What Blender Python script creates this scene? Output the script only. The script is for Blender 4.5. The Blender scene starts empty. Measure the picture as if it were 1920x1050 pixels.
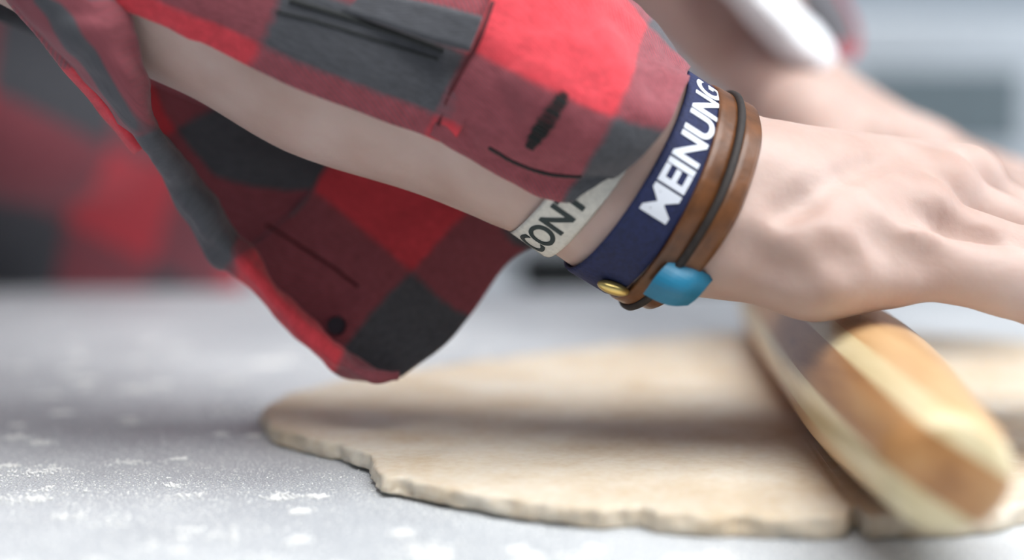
import bpy, bmesh, math, random
import numpy as np
from mathutils import Vector, Matrix, noise
from mathutils.bvhtree import BVHTree

random.seed(7)
rng = np.random.default_rng(7)
scene = bpy.context.scene
COL = scene.collection

# ------------------------------------------------------------------ camera
CAM_H = 0.10                      # height of the lens above the table top (table top is z = 0)
FPX = 2400.0                      # focal length in pixels of a 1920 x 1050 frame
PITCH = math.atan(225.0 / FPX)    # looking slightly down
cam_data = bpy.data.cameras.new('camera')
cam_data.sensor_width = 36.0
cam_data.lens = FPX / 1920.0 * 36.0
cam_data.clip_start = 0.01
cam_data.dof.use_dof = True
cam_data.dof.focus_distance = 0.40
cam_data.dof.aperture_fstop = 2.5
cam = bpy.data.objects.new('camera', cam_data)
COL.objects.link(cam)
cam.location = (0, 0, CAM_H)
cam.rotation_euler = (math.pi / 2 - PITCH, 0, 0)
scene.camera = cam

# ------------------------------------------------------------------ world, lights, exposure
world = bpy.data.worlds.new('world')
scene.world = world
world.use_nodes = True
bg = world.node_tree.nodes['Background']
bg.inputs['Color'].default_value = (0.74, 0.86, 1.0, 1)
bg.inputs['Strength'].default_value = 0.15

def area_light(name, loc, target, size, size_y, power, color=(1, 1, 1)):
    ld = bpy.data.lights.new(name, 'AREA')
    ld.shape = 'RECTANGLE'
    ld.size, ld.size_y, ld.energy, ld.color = size, size_y, power, color
    o = bpy.data.objects.new(name, ld)
    COL.objects.link(o)
    o.location = loc
    o.rotation_euler = (Vector(target) - Vector(loc)).to_track_quat('-Z', 'Y').to_euler()
    return o

# daylight through the tall window of the side wall, and the flat ceiling lamp over the near side of the table
area_light('window_right_offscreen', (2.19, 0.75, 0.80), (0, 0.75, 0.80), 1.48, 1.88, 24, (0.90, 0.95, 1.0))
area_light('ceiling_lamp_offscreen', (0.55, -0.25, 1.68), (0.55, -0.25, 0), 2.0, 1.5, 34, (0.96, 0.98, 1.0))

vs = scene.view_settings
vs.view_transform = 'Standard'
vs.look = 'None'
vs.gamma = 1.0
vs.use_curve_mapping = False
vs.exposure = 0.18

# ------------------------------------------------------------------ helpers
cp_, sp_ = math.cos(PITCH), math.sin(PITCH)

def P(px, py, d):
    """photo pixel -> world point whose distance in front of the lens (along Y) is d"""
    a = (px - 960.0) / FPX
    b = (525.0 - py) / FPX
    y = cp_ + b * sp_
    z = -sp_ + b * cp_
    s = d / y
    return Vector((a * s, d, CAM_H + z * s))

def G(px, py, z=0.0):
    """photo pixel -> point on the horizontal plane at height z"""
    a = (px - 960.0) / FPX
    b = (525.0 - py) / FPX
    y = cp_ + b * sp_
    zz = -sp_ + b * cp_
    s = (z - CAM_H) / zz
    return Vector((a * s, y * s, z))

def px_ray(px, py):
    v = P(px, py, 1.0) - Vector((0, 0, CAM_H))
    return v.normalized()

def link(o, parent=None):
    COL.objects.link(o)
    if parent is not None:
        o.parent = parent
    return o

def tag(o, label=None, cat=None, group=None, kind=None):
    if label: o['label'] = label
    if cat: o['category'] = cat
    if group: o['group'] = group
    if kind: o['kind'] = kind
    return o

def empty(name, loc, label=None, cat=None, group=None):
    o = bpy.data.objects.new(name, None)
    o.empty_display_size = 0.02
    COL.objects.link(o)
    o.location = loc
    return tag(o, label, cat, group)

def put(o, parent):
    """parent while keeping world coordinates (parents are unrotated empties or origin meshes)"""
    if parent is not None:
        o.parent = parent
        o.matrix_parent_inverse = Matrix.Translation(-Vector(parent.location))
    return o

def mesh_obj(name, verts, faces, mat, parent=None, smooth=True, uvs=None):
    me = bpy.data.meshes.new(name)
    me.from_pydata([tuple(v) for v in verts], [], faces)
    if uvs is not None:
        ul = me.uv_layers.new(name='UVMap')
        for l in me.loops:
            ul.data[l.index].uv = uvs[l.vertex_index]
    if mat is not None:
        me.materials.append(mat)
    if smooth:
        me.polygons.foreach_set('use_smooth', [True] * len(me.polygons))
    me.update()
    o = bpy.data.objects.new(name, me)
    COL.objects.link(o)
    return put(o, parent)

def bm_obj(name, bm, mat, parent=None, smooth=False):
    me = bpy.data.meshes.new(name)
    bm.normal_update()
    bm.to_mesh(me)
    bm.free()
    if mat is not None:
        me.materials.append(mat)
    if smooth:
        me.polygons.foreach_set('use_smooth', [True] * len(me.polygons))
    o = bpy.data.objects.new(name, me)
    COL.objects.link(o)
    return put(o, parent)

def box(name, lo, hi, mat, parent=None, bevel=0.0):
    bm = bmesh.new()
    bmesh.ops.create_cube(bm, size=1)
    lo, hi = Vector(lo), Vector(hi)
    for v in bm.verts:
        v.co = Vector([lo[i] + (v.co[i] + 0.5) * (hi[i] - lo[i]) for i in range(3)])
    if bevel:
        bmesh.ops.bevel(bm, geom=list(bm.edges), offset=bevel, segments=2, affect='EDGES', profile=0.7)
    return bm_obj(name, bm, mat, parent)

def tube(name, pts, r, mat, parent=None, n=10, closed=False, taper=None):
    pts = [Vector(p) for p in pts]
    N = len(pts)
    V, F = [], []
    prev = None
    for i, p in enumerate(pts):
        a = pts[(i - 1) % N] if (closed or i > 0) else pts[i]
        b = pts[(i + 1) % N] if (closed or i < N - 1) else pts[i]
        t = (b - a).normalized()
        if prev is None:
            u = t.orthogonal().normalized()
        else:
            u = (prev - t * prev.dot(t)).normalized()
        prev = u
        w = t.cross(u)
        rr = r * (taper[i] if taper else 1.0)
        for k in range(n):
            an = 2 * math.pi * k / n
            V.append(p + u * (math.cos(an) * rr) + w * (math.sin(an) * rr))
    for i in range(N if closed else N - 1):
        j = (i + 1) % N
        for k in range(n):
            F.append((i * n + k, i * n + (k + 1) % n, j * n + (k + 1) % n, j * n + k))
    if not closed:
        F.append(tuple(range(n))[::-1])
        F.append(tuple((N - 1) * n + k for k in range(n)))
    return mesh_obj(name, V, F, mat, parent)

def loft(name, rings, mat, parent=None, uvs=None, cap=True):
    n = len(rings[0])
    V = [v for r in rings for v in r]
    F = []
    for i in range(len(rings) - 1):
        for k in range(n):
            F.append((i * n + k, i * n + (k + 1) % n, (i + 1) * n + (k + 1) % n, (i + 1) * n + k))
    if cap:
        F.append(tuple(range(n))[::-1])
        F.append(tuple((len(rings) - 1) * n + k for k in range(n)))
    return mesh_obj(name, V, F, mat, parent, uvs=uvs)

# ------------------------------------------------------------------ materials
def mat(name):
    m = bpy.data.materials.new(name)
    m.use_nodes = True
    nt = m.node_tree
    return m, nt, nt.nodes['Principled BSDF']

def N(nt, kind, **kw):
    n = nt.nodes.new(kind)
    for k, v in kw.items():
        if k in n.inputs:
            n.inputs[k].default_value = v
        else:
            setattr(n, k, v)
    return n

def ramp(nt, stops, interp='LINEAR'):
    r = nt.nodes.new('ShaderNodeValToRGB')
    r.color_ramp.interpolation = interp
    e = r.color_ramp.elements
    while len(e) > 1:
        e.remove(e[-1])
    e[0].position, e[0].color = stops[0][0], (*stops[0][1], 1)
    for p, c in stops[1:]:
        x = e.new(p)
        x.color = (*c, 1)
    return r

def plain(name, color, rough=0.5, metal=0.0, noise_amt=0.06, scale=30.0, bump=0.0, spec=0.5):
    m, nt, b = mat(name)
    tc = N(nt, 'ShaderNodeTexCoord')
    nz = N(nt, 'ShaderNodeTexNoise', Scale=scale, Detail=4.0)
    nt.links.new(tc.outputs['Object'], nz.inputs['Vector'])
    lo = tuple(max(0, c * (1 - noise_amt)) for c in color)
    hi = tuple(min(1, c * (1 + noise_amt)) for c in color)
    r = ramp(nt, [(0.3, lo), (0.7, hi)])
    nt.links.new(nz.outputs['Fac'], r.inputs['Fac'])
    nt.links.new(r.outputs['Color'], b.inputs['Base Color'])
    b.inputs['Roughness'].default_value = rough
    b.inputs['Metallic'].default_value = metal
    b.inputs['Specular IOR Level'].default_value = spec
    if bump:
        bp = N(nt, 'ShaderNodeBump', Strength=bump, Distance=0.001)
        nt.links.new(nz.outputs['Fac'], bp.inputs['Height'])
        nt.links.new(bp.outputs['Normal'], b.inputs['Normal'])
    return m

def math_node(nt, op, a=None, b=None, va=0.0, vb=0.0):
    n = nt.nodes.new('ShaderNodeMath')
    n.operation = op
    n.inputs[0].default_value = va
    n.inputs[1].default_value = vb
    if a is not None: nt.links.new(a, n.inputs[0])
    if b is not None: nt.links.new(b, n.inputs[1])
    return n.outputs[0]

def plaid(name, twill=0.13, red=(0.62, 0.055, 0.072), dark=(0.082, 0.085, 0.095), edge=0.03):
    """buffalo check: UV integer cells; even stripes are red yarn, odd stripes dark yarn"""
    m, nt, b = mat(name)
    uv = N(nt, 'ShaderNodeUVMap')
    sep = N(nt, 'ShaderNodeSeparateXYZ')
    nt.links.new(uv.outputs['UV'], sep.inputs[0])
    # slightly wavy yarn edges
    nz = N(nt, 'ShaderNodeTexNoise', Scale=9.0, Detail=2.0)
    nt.links.new(uv.outputs['UV'], nz.inputs['Vector'])
    wob = math_node(nt, 'MULTIPLY', math_node(nt, 'SUBTRACT', nz.outputs['Fac'], None, vb=0.5), None, vb=0.05)
    def stripe(o):
        o = math_node(nt, 'ADD', o, wob)
        pp = math_node(nt, 'PINGPONG', math_node(nt, 'ADD', o, None, vb=-0.5), None, vb=1.0)  # 0 at cell 0 centre, 1 at cell 1 centre
        mr = nt.nodes.new('ShaderNodeMapRange')
        mr.inputs['From Min'].default_value = 0.5 - edge
        mr.inputs['From Max'].default_value = 0.5 + edge
        nt.links.new(pp, mr.inputs['Value'])
        return mr.outputs['Result']
    su, sv = stripe(sep.outputs['X']), stripe(sep.outputs['Y'])
    # twill: diagonal threads pick weft or warp
    diag = math_node(nt, 'ADD', math_node(nt, 'MULTIPLY', sep.outputs['X'], None, vb=34.0), math_node(nt, 'MULTIPLY', sep.outputs['Y'], None, vb=46.0))
    tw = math_node(nt, 'ADD', math_node(nt, 'MULTIPLY', math_node(nt, 'SINE', math_node(nt, 'MULTIPLY', diag, None, vb=4.2)), None, vb=twill), None, vb=0.50)
    mx = nt.nodes.new('ShaderNodeMix'); mx.data_type = 'FLOAT'
    nt.links.new(tw, mx.inputs[0]); nt.links.new(su, mx.inputs[2]); nt.links.new(sv, mx.inputs[3])
    r = ramp(nt, [(0.0, red), (0.5, (0.25, 0.068, 0.083)), (1.0, dark)])
    nt.links.new(mx.outputs[0], r.inputs['Fac'])
    # worn flannel mottling
    n2 = N(nt, 'ShaderNodeTexNoise', Scale=14.0, Detail=6.0, Roughness=0.65)
    nt.links.new(uv.outputs['UV'], n2.inputs['Vector'])
    hs = N(nt, 'ShaderNodeHueSaturation')
    mr = nt.nodes.new('ShaderNodeMapRange')
    mr.inputs['From Min'].default_value = 0.3; mr.inputs['From Max'].default_value = 0.7
    mr.inputs['To Min'].default_value = 0.82; mr.inputs['To Max'].default_value = 1.2
    nt.links.new(n2.outputs['Fac'], mr.inputs['Value'])
    nt.links.new(mr.outputs['Result'], hs.inputs['Value'])
    nt.links.new(r.outputs['Color'], hs.inputs['Color'])
    nt.links.new(hs.outputs['Color'], b.inputs['Base Color'])
    b.inputs['Roughness'].default_value = 0.9
    b.inputs['Specular IOR Level'].default_value = 0.2
    b.inputs['Sheen Weight'].default_value = 0.28
    b.inputs['Sheen Roughness'].default_value = 0.5
    b.inputs['Sheen Tint'].default_value = (0.9, 0.75, 0.78, 1)
    bp = N(nt, 'ShaderNodeBump', Strength=0.35, Distance=0.0008)
    hh = math_node(nt, 'ADD', math_node(nt, 'MULTIPLY', tw, None, vb=0.5), math_node(nt, 'MULTIPLY', n2.outputs['Fac'], None, vb=1.5))
    nt.links.new(hh, bp.inputs['Height'])
    nt.links.new(bp.outputs['Normal'], b.inputs['Normal'])
    return m

M_PLAID = plaid('plaid_flannel')
M_PLAID_SOFT = plaid('plaid_flannel_brushed', 0.02)

def skin_mat():
    m, nt, b = mat('skin')
    tc = N(nt, 'ShaderNodeTexCoord')
    n1 = N(nt, 'ShaderNodeTexNoise', Scale=38.0, Detail=4.0)
    n2 = N(nt, 'ShaderNodeTexNoise', Scale=420.0, Detail=3.0)
    for n in (n1, n2):
        nt.links.new(tc.outputs['Object'], n.inputs['Vector'])
    r = ramp(nt, [(0.32, (0.47, 0.32, 0.27)), (0.55, (0.53, 0.385, 0.335)), (0.72, (0.59, 0.45, 0.40))])
    nt.links.new(n1.outputs['Fac'], r.inputs['Fac'])
    nt.links.new(r.outputs['Color'], b.inputs['Base Color'])
    b.inputs['Roughness'].default_value = 0.52
    b.inputs['Specular IOR Level'].default_value = 0.45
    b.inputs['Subsurface Weight'].default_value = 0.25
    b.inputs['Subsurface Radius'].default_value = (1.0, 0.35, 0.2)
    b.inputs['Subsurface Scale'].default_value = 0.006
    bp = N(nt, 'ShaderNodeBump', Strength=0.25, Distance=0.0006)
    nt.links.new(n2.outputs['Fac'], bp.inputs['Height'])
    nt.links.new(bp.outputs['Normal'], b.inputs['Normal'])
    return m
M_SKIN = skin_mat()

def table_mat():
    m, nt, b = mat('floured_worktop')
    tc = N(nt, 'ShaderNodeTexCoord')
    n1 = N(nt, 'ShaderNodeTexNoise', Scale=9.0, Detail=5.0, Roughness=0.6)
    n2 = N(nt, 'ShaderNodeTexNoise', Scale=1300.0, Detail=3.0, Roughness=0.7)
    for n in (n1, n2):
        nt.links.new(tc.outputs['Object'], n.inputs['Vector'])
    s = math_node(nt, 'ADD', math_node(nt, 'MULTIPLY', n1.outputs['Fac'], None, vb=0.45), math_node(nt, 'MULTIPLY', n2.outputs['Fac'], None, vb=1.25))
    s = math_node(nt, 'ADD', s, None, vb=-0.25)
    r = ramp(nt, [(0.40, (0.29, 0.31, 0.34)), (0.55, (0.42, 0.445, 0.475)), (0.78, (0.70, 0.725, 0.74))])
    nt.links.new(s, r.inputs['Fac'])
    nt.links.new(r.outputs['Color'], b.inputs['Base Color'])
    rr = nt.nodes.new('ShaderNodeMapRange')
    rr.inputs['From Min'].default_value = 0.45; rr.inputs['From Max'].default_value = 0.7
    rr.inputs['To Min'].default_value = 0.42; rr.inputs['To Max'].default_value = 0.75
    nt.links.new(s, rr.inputs['Value'])
    nt.links.new(rr.outputs['Result'], b.inputs['Roughness'])
    bp = N(nt, 'ShaderNodeBump', Strength=0.12, Distance=0.0005)
    nt.links.new(n2.outputs['Fac'], bp.inputs['Height'])
    nt.links.new(bp.outputs['Normal'], b.inputs['Normal'])
    return m
M_TABLE = table_mat()

def dough_mat():
    m, nt, b = mat('shortcrust_dough')
    tc = N(nt, 'ShaderNodeTexCoord')
    n1 = N(nt, 'ShaderNodeTexNoise', Scale=30.0, Detail=5.0, Roughness=0.6)
    n2 = N(nt, 'ShaderNodeTexNoise', Scale=330.0, Detail=4.0, Roughness=0.6)
    for n in (n1, n2):
        nt.links.new(tc.outputs['Object'], n.inputs['Vector'])
    s = math_node(nt, 'ADD', math_node(nt, 'MULTIPLY', n1.outputs['Fac'], None, vb=0.7), math_node(nt, 'MULTIPLY', n2.outputs['Fac'], None, vb=0.3))
    r = ramp(nt, [(0.36, (0.57, 0.45, 0.31)), (0.50, (0.65, 0.56, 0.44)), (0.64, (0.71, 0.65, 0.55))])
    nt.links.new(s, r.inputs['Fac'])
    nt.links.new(r.outputs['Color'], b.inputs['Base Color'])
    b.inputs['Roughness'].default_value = 0.58
    b.inputs['Subsurface Weight'].default_value = 0.15
    b.inputs['Subsurface Radius'].default_value = (0.8, 0.5, 0.25)
    b.inputs['Subsurface Scale'].default_value = 0.003
    bp = N(nt, 'ShaderNodeBump', Strength=0.3, Distance=0.0006)
    nt.links.new(s, bp.inputs['Height'])
    nt.links.new(bp.outputs['Normal'], b.inputs['Normal'])
    return m
M_DOUGH = dough_mat()

def wood(name, c1, c2, c3, scale=1.0):
    m, nt, b = mat(name)
    tc = N(nt, 'ShaderNodeTexCoord')
    mp = N(nt, 'ShaderNodeMapping')
    mp.inputs['Scale'].default_value = (60 * scale, 6 * scale, 60 * scale)
    nt.links.new(tc.outputs['Object'], mp.inputs['Vector'])
    n1 = N(nt, 'ShaderNodeTexNoise', Scale=1.6, Detail=5.0, Roughness=0.6)
    nt.links.new(mp.outputs['Vector'], n1.inputs['Vector'])
    r = ramp(nt, [(0.33, c1), (0.52, c2), (0.70, c3)])
    nt.links.new(n1.outputs['Fac'], r.inputs['Fac'])
    nt.links.new(r.outputs['Color'], b.inputs['Base Color'])
    b.inputs['Roughness'].default_value = 0.30
    b.inputs['Coat Weight'].default_value = 0.15
    b.inputs['Coat Roughness'].default_value = 0.25
    bp = N(nt, 'ShaderNodeBump', Strength=0.1, Distance=0.0004)
    nt.links.new(n1.outputs['Fac'], bp.inputs['Height'])
    nt.links.new(bp.outputs['Normal'], b.inputs['Normal'])
    return m
M_WOOD_CREAM = wood('maple_wood', (0.62, 0.48, 0.25), (0.72, 0.60, 0.36), (0.78, 0.67, 0.44))
M_WOOD_BROWN = wood('cherry_wood', (0.30, 0.13, 0.045), (0.44, 0.215, 0.080), (0.53, 0.29, 0.12))
M_WOOD_TAN = wood('beech_wood', (0.52, 0.30, 0.13), (0.66, 0.42, 0.21), (0.72, 0.50, 0.28))

M_FLOUR = plain('flour', (0.93, 0.93, 0.91), 0.95, noise_amt=0.04)
M_NAVY = plain('navy_weave', (0.011, 0.018, 0.075), 0.75, noise_amt=0.25, scale=700, bump=0.3)
M_WHITEPRINT = plain('white_print', (0.78, 0.82, 0.90), 0.7)
M_OFFWHITE = plain('off_white_weave', (0.68, 0.66, 0.60), 0.8, noise_amt=0.1, scale=500, bump=0.3)
M_DARKPRINT = plain('dark_green_print', (0.025, 0.040, 0.042), 0.7)
M_LEATHER = plain('brown_leather', (0.13, 0.048, 0.015), 0.36, noise_amt=0.35, scale=160, bump=0.3)
M_CORD = plain('dark_cord', (0.020, 0.014, 0.012), 0.7, noise_amt=0.3, scale=400)
M_TURQ = plain('turquoise_resin', (0.010, 0.17, 0.30), 0.45, noise_amt=0.15, scale=90)
M_GOLD = plain('brass', (0.72, 0.55, 0.20), 0.3, metal=0.8)
M_THREAD = plain('charcoal_thread', (0.020, 0.022, 0.022), 0.9)
M_REDTHREAD = plain('maroon_thread', (0.10, 0.015, 0.02), 0.9)
M_WHITECLOTH = plain('white_cotton', (0.86, 0.87, 0.90), 0.85, noise_amt=0.03)
M_BUTTON = plain('dark_button', (0.03, 0.02, 0.03), 0.3)
M_NAIL = plain('fingernail', (0.78, 0.55, 0.48), 0.3)
M_DENIM = plain('dark_denim', (0.030, 0.035, 0.050), 0.85, noise_amt=0.2, scale=200)
M_SHOE = plain('black_rubber', (0.02, 0.02, 0.02), 0.6)
M_HAIR = plain('brown_hair', (0.05, 0.030, 0.018), 0.6, noise_amt=0.4, scale=150)
M_EYE = plain('eye_white', (0.8, 0.8, 0.78), 0.2)
M_WALL = plain('painted_wall', (0.44, 0.50, 0.56), 0.75, noise_amt=0.03, scale=3)
M_FLOOR = plain('floor_tile', (0.42, 0.43, 0.45), 0.5, noise_amt=0.08, scale=4)
M_CEIL = plain('ceiling_paint', (0.82, 0.82, 0.82), 0.9, noise_amt=0.02)
M_STEEL = plain('brushed_steel', (0.62, 0.66, 0.70), 0.38, metal=0.7, noise_amt=0.05, scale=60)
M_WHITEPANEL = plain('pale_laminate', (0.66, 0.70, 0.74), 0.45, noise_amt=0.02)
M_BLACKGLASS = plain('black_enamel', (0.018, 0.020, 0.021), 0.6, spec=0.2)
M_SLATEGLASS = plain('smoked_glass', (0.15, 0.19, 0.21), 0.35)
M_WORKTOP = plain('grey_laminate', (0.52, 0.55, 0.58), 0.4)
M_FRAME = plain('white_window_frame', (0.8, 0.8, 0.8), 0.4)
M_LEGSTEEL = plain('table_leg_steel', (0.45, 0.46, 0.48), 0.4, metal=0.8)
def lamp_mat():
    m, nt, b = mat('lamp_diffuser')
    b.inputs['Base Color'].default_value = (0.9, 0.9, 0.9, 1)
    b.inputs['Emission Color'].default_value = (1, 0.98, 0.95, 1)
    b.inputs['Emission Strength'].default_value = 3.0
    return m
M_LAMP = lamp_mat()
def glass_mat():
    m, nt, b = mat('window_glass')
    b.inputs['Base Color'].default_value = (1, 1, 1, 1)
    b.inputs['Roughness'].default_value = 0.0
    b.inputs['Transmission Weight'].default_value = 1.0
    b.inputs['IOR'].default_value = 1.0
    return m
M_GLASS = glass_mat()

# ------------------------------------------------------------------ the room
FZ = -0.90
def struct(o):
    o['kind'] = 'structure'
    return o
struct(box('floor', (-2.6, -1.6, FZ - 0.05), (2.3, 2.75, FZ), M_FLOOR))
struct(box('ceiling', (-2.6, -1.6, 1.75), (2.3, 2.75, 1.80), M_CEIL))
struct(box('wall_back', (-2.6, 2.65, FZ), (2.3, 2.75, 1.75), M_WALL))
struct(box('wall_left', (-2.7, -1.6, FZ), (-2.6, 2.65, 1.75), M_WALL))
# side wall with the window opening
WY0, WY1, WZ0, WZ1 = -0.25, 1.75, 0.0, 1.6
wr = struct(box('wall_right', (2.2, -1.6, FZ), (2.3, WY0, 1.75), M_WALL))
for nm, lo, hi in (('wall_panel', (2.2, WY1, FZ), (2.3, 2.65, 1.75)), ('wall_panel', (2.2, WY0, FZ), (2.3, WY1, WZ0)), ('wall_panel', (2.2, WY0, WZ1), (2.3, WY1, 1.75))):
    box(nm, lo, hi, M_WALL, wr)
win = struct(empty('window_1', (2.25, (WY0 + WY1) / 2, WZ0)))
box('window_frame', (2.21, WY0, WZ0), (2.27, WY1, WZ0 + 0.06), M_FRAME, win)
box('window_frame', (2.21, WY0, WZ1 - 0.06), (2.27, WY1, WZ1), M_FRAME, win)
for y in (WY0, (WY0 + WY1) / 2 - 0.03, WY1 - 0.06):
    box('window_frame', (2.21, y, WZ0 + 0.06), (2.27, y + 0.06, WZ1 - 0.06), M_FRAME, win)
for y0, y1 in ((WY0 + 0.06, (WY0 + WY1) / 2 - 0.03), ((WY0 + WY1) / 2 + 0.03, WY1 - 0.06)):
    box('pane', (2.235, y0, WZ0 + 0.06), (2.240, y1, WZ1 - 0.06), M_GLASS, win)

# ceiling lamp
x, y, wx, wy = 0.55, -0.25, 1.0, 0.75
L = empty('ceiling_lamp', (x, y, 1.75), 'flat white ceiling lamp above the floured work table', 'lamp')
box('housing', (x - wx - 0.05, y - wy - 0.05, 1.70), (x + wx + 0.05, y + wy + 0.05, 1.752), M_FRAME, L, 0.004)
box('diffuser', (x - wx, y - wy, 1.695), (x + wx, y + wy, 1.7005), M_LAMP, L)

# back counter: base cabinets, oven, worktop, microwave
def cabinet(x0, x1, label):
    c = empty('base_cabinet', ((x0 + x1) / 2, 2.3, FZ), label, 'cabinet')
    box('body', (x0, 2.07, FZ + 0.10), (x1, 2.62, -0.04), M_WHITEPANEL, c)
    box('plinth', (x0, 2.12, FZ), (x1, 2.6, FZ + 0.10), M_BLACKGLASS, c)
    d = box('door', (x0 + 0.003, 2.05, FZ + 0.11), (x1 - 0.003, 2.07, -0.05), M_WHITEPANEL, c, 0.003)
    put(box('handle', ((x0 + x1) / 2 - 0.08, 2.03, -0.11), ((x0 + x1) / 2 + 0.08, 2.05, -0.095), M_STEEL, None, 0.003), d)
for a, b_, lb in ((-1.19, -0.59, 'pale grey base cabinet at the far end of the back counter'),
                  (-0.588, 0.008, 'pale grey base cabinet beside the black oven, behind the person'),
                  (0.628, 1.228, 'pale grey base cabinet beneath the steel microwave'),
                  (1.23, 1.83, 'pale grey base cabinet between the microwave and the window wall')):
    cabinet(a, b_, lb)
ov = empty('oven', (0.318, 2.3, FZ), 'black built-in oven under the back counter', 'oven')
box('body', (0.012, 2.07, FZ), (0.624, 2.62, -0.04), M_BLACKGLASS, ov)
d = box('door', (0.016, 2.04, FZ + 0.12), (0.620, 2.07, -0.15), M_BLACKGLASS, ov, 0.004)
put(box('handle', (0.07, 2.00, -0.20), (0.565, 2.04, -0.18), M_BLACKGLASS, None, 0.004), d)
box('control_panel', (0.016, 2.045, -0.145), (0.620, 2.07, -0.045), M_BLACKGLASS, ov, 0.003)
tag(box('back_worktop', (-1.2, 2.02, -0.04), (1.85, 2.62, 0.0), M_WORKTOP, None, 0.004), 'long pale grey worktop running over the back cabinets', 'worktop')
mw = empty('microwave', (0.80, 2.3, 0.0), 'pale steel microwave with a smoked glass window on the back worktop', 'microwave')
box('body', (0.50, 2.13, 0.012), (1.05, 2.5, 0.335), M_STEEL, mw, 0.006)
d = box('door', (0.502, 2.105, 0.018), (0.90, 2.13, 0.33), M_STEEL, mw, 0.005)
put(box('glass', (0.565, 2.100, 0.125), (0.83, 2.107, 0.245), M_SLATEGLASS, None, 0.002), d)
box('control_panel', (0.905, 2.108, 0.018), (1.048, 2.13, 0.33), M_WHITEPANEL, mw, 0.003)
box('knob', (0.95, 2.09, 0.08), (1.0, 2.108, 0.13), M_STEEL, mw, 0.008)
for x in (0.53, 1.0):
    for y in (2.16, 2.46):
        box('foot', (x, y, 0.0), (x + 0.02, y + 0.02, 0.014), M_SHOE, mw)

# ------------------------------------------------------------------ the work table
TY0, TY1, TX0, TX1 = 0.03, 0.985, -0.62, 1.15
tb = empty('work_table', (0.26, 0.5, FZ), 'grey work table dusted with flour under the rolled dough', 'table')
box('table_top', (TX0, TY0, -0.035), (TX1, TY1, 0.0), M_TABLE, tb, 0.003)
for x in (TX0 + 0.05, TX1 - 0.10):
    for y in (TY0 + 0.05, TY1 - 0.10):
        box('leg', (x, y, FZ), (x + 0.05, y + 0.05, -0.035), M_LEGSTEEL, tb)
for y in (TY0 + 0.06, TY1 - 0.09):
    box('apron', (TX0 + 0.1, y, -0.10), (TX1 - 0.1, y + 0.03, -0.035), M_LEGSTEEL, tb)

# ------------------------------------------------------------------ signed distance body
class Cap:
    def __init__(s, a, b, r1, r2=None):
        s.a, s.b = np.array(a, float), np.array(b, float)
        s.r1, s.r2 = r1, r1 if r2 is None else r2
        s.c = (s.a + s.b) / 2
        s.R = np.linalg.norm(s.b - s.a) / 2 + max(s.r1, s.r2)
    def d(s, p):
        ab = s.b - s.a
        t = np.clip(((p - s.a) @ ab) / max(ab @ ab, 1e-12), 0, 1)
        q = p - s.a - t[:, None] * ab
        return np.sqrt(np.einsum('ij,ij->i', q, q)) - (s.r1 + (s.r2 - s.r1) * t)

class Ell:
    def __init__(s, c, r, axes=None):
        s.c = np.array(c, float); s.r = np.array(r, float)
        s.A = np.eye(3) if axes is None else np.array([np.array(Vector(a).normalized()) for a in axes])
        s.R = s.r.max()
    def d(s, p):
        q = (p - s.c) @ s.A.T
        k0 = np.linalg.norm(q / s.r, axis=1)
        k1 = np.linalg.norm(q / (s.r ** 2), axis=1)
        return k0 * (k0 - 1.0) / np.maximum(k1, 1e-9)

def smin(a, b, k):
    h = np.maximum(k - np.abs(a - b), 0.0) / k
    return np.minimum(a, b) - h * h * k * 0.25

class Group:
    """prims joined with blend k inside, kg to what came before; sub=True carves"""
    def __init__(s, prims, k, kg, sub=False):
        s.prims, s.k, s.kg, s.sub = prims, k, kg, sub
        cs = np.array([p.c for p in prims])
        s.c = (cs.min(0) + cs.max(0)) / 2
        s.R = max(np.linalg.norm(p.c - s.c) + p.R for p in prims)

def field(groups, p, cull=None):
    if cull is not None:
        cc, cr = cull
    out = np.full(len(p), 1.0)
    for g in groups:
        if cull is not None and np.linalg.norm(g.c - cc) - g.R > cr + 0.03:
            continue
        d = None
        for q in g.prims:
            if cull is not None and np.linalg.norm(q.c - cc) - q.R > cr + 0.03:
                continue
            e = q.d(p)
            d = e if d is None else smin(d, e, g.k)
        if d is None:
            continue
        if g.sub:
            out = -smin(-out, d, g.kg)
        else:
            out = smin(out, d, g.kg)
    return out

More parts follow.
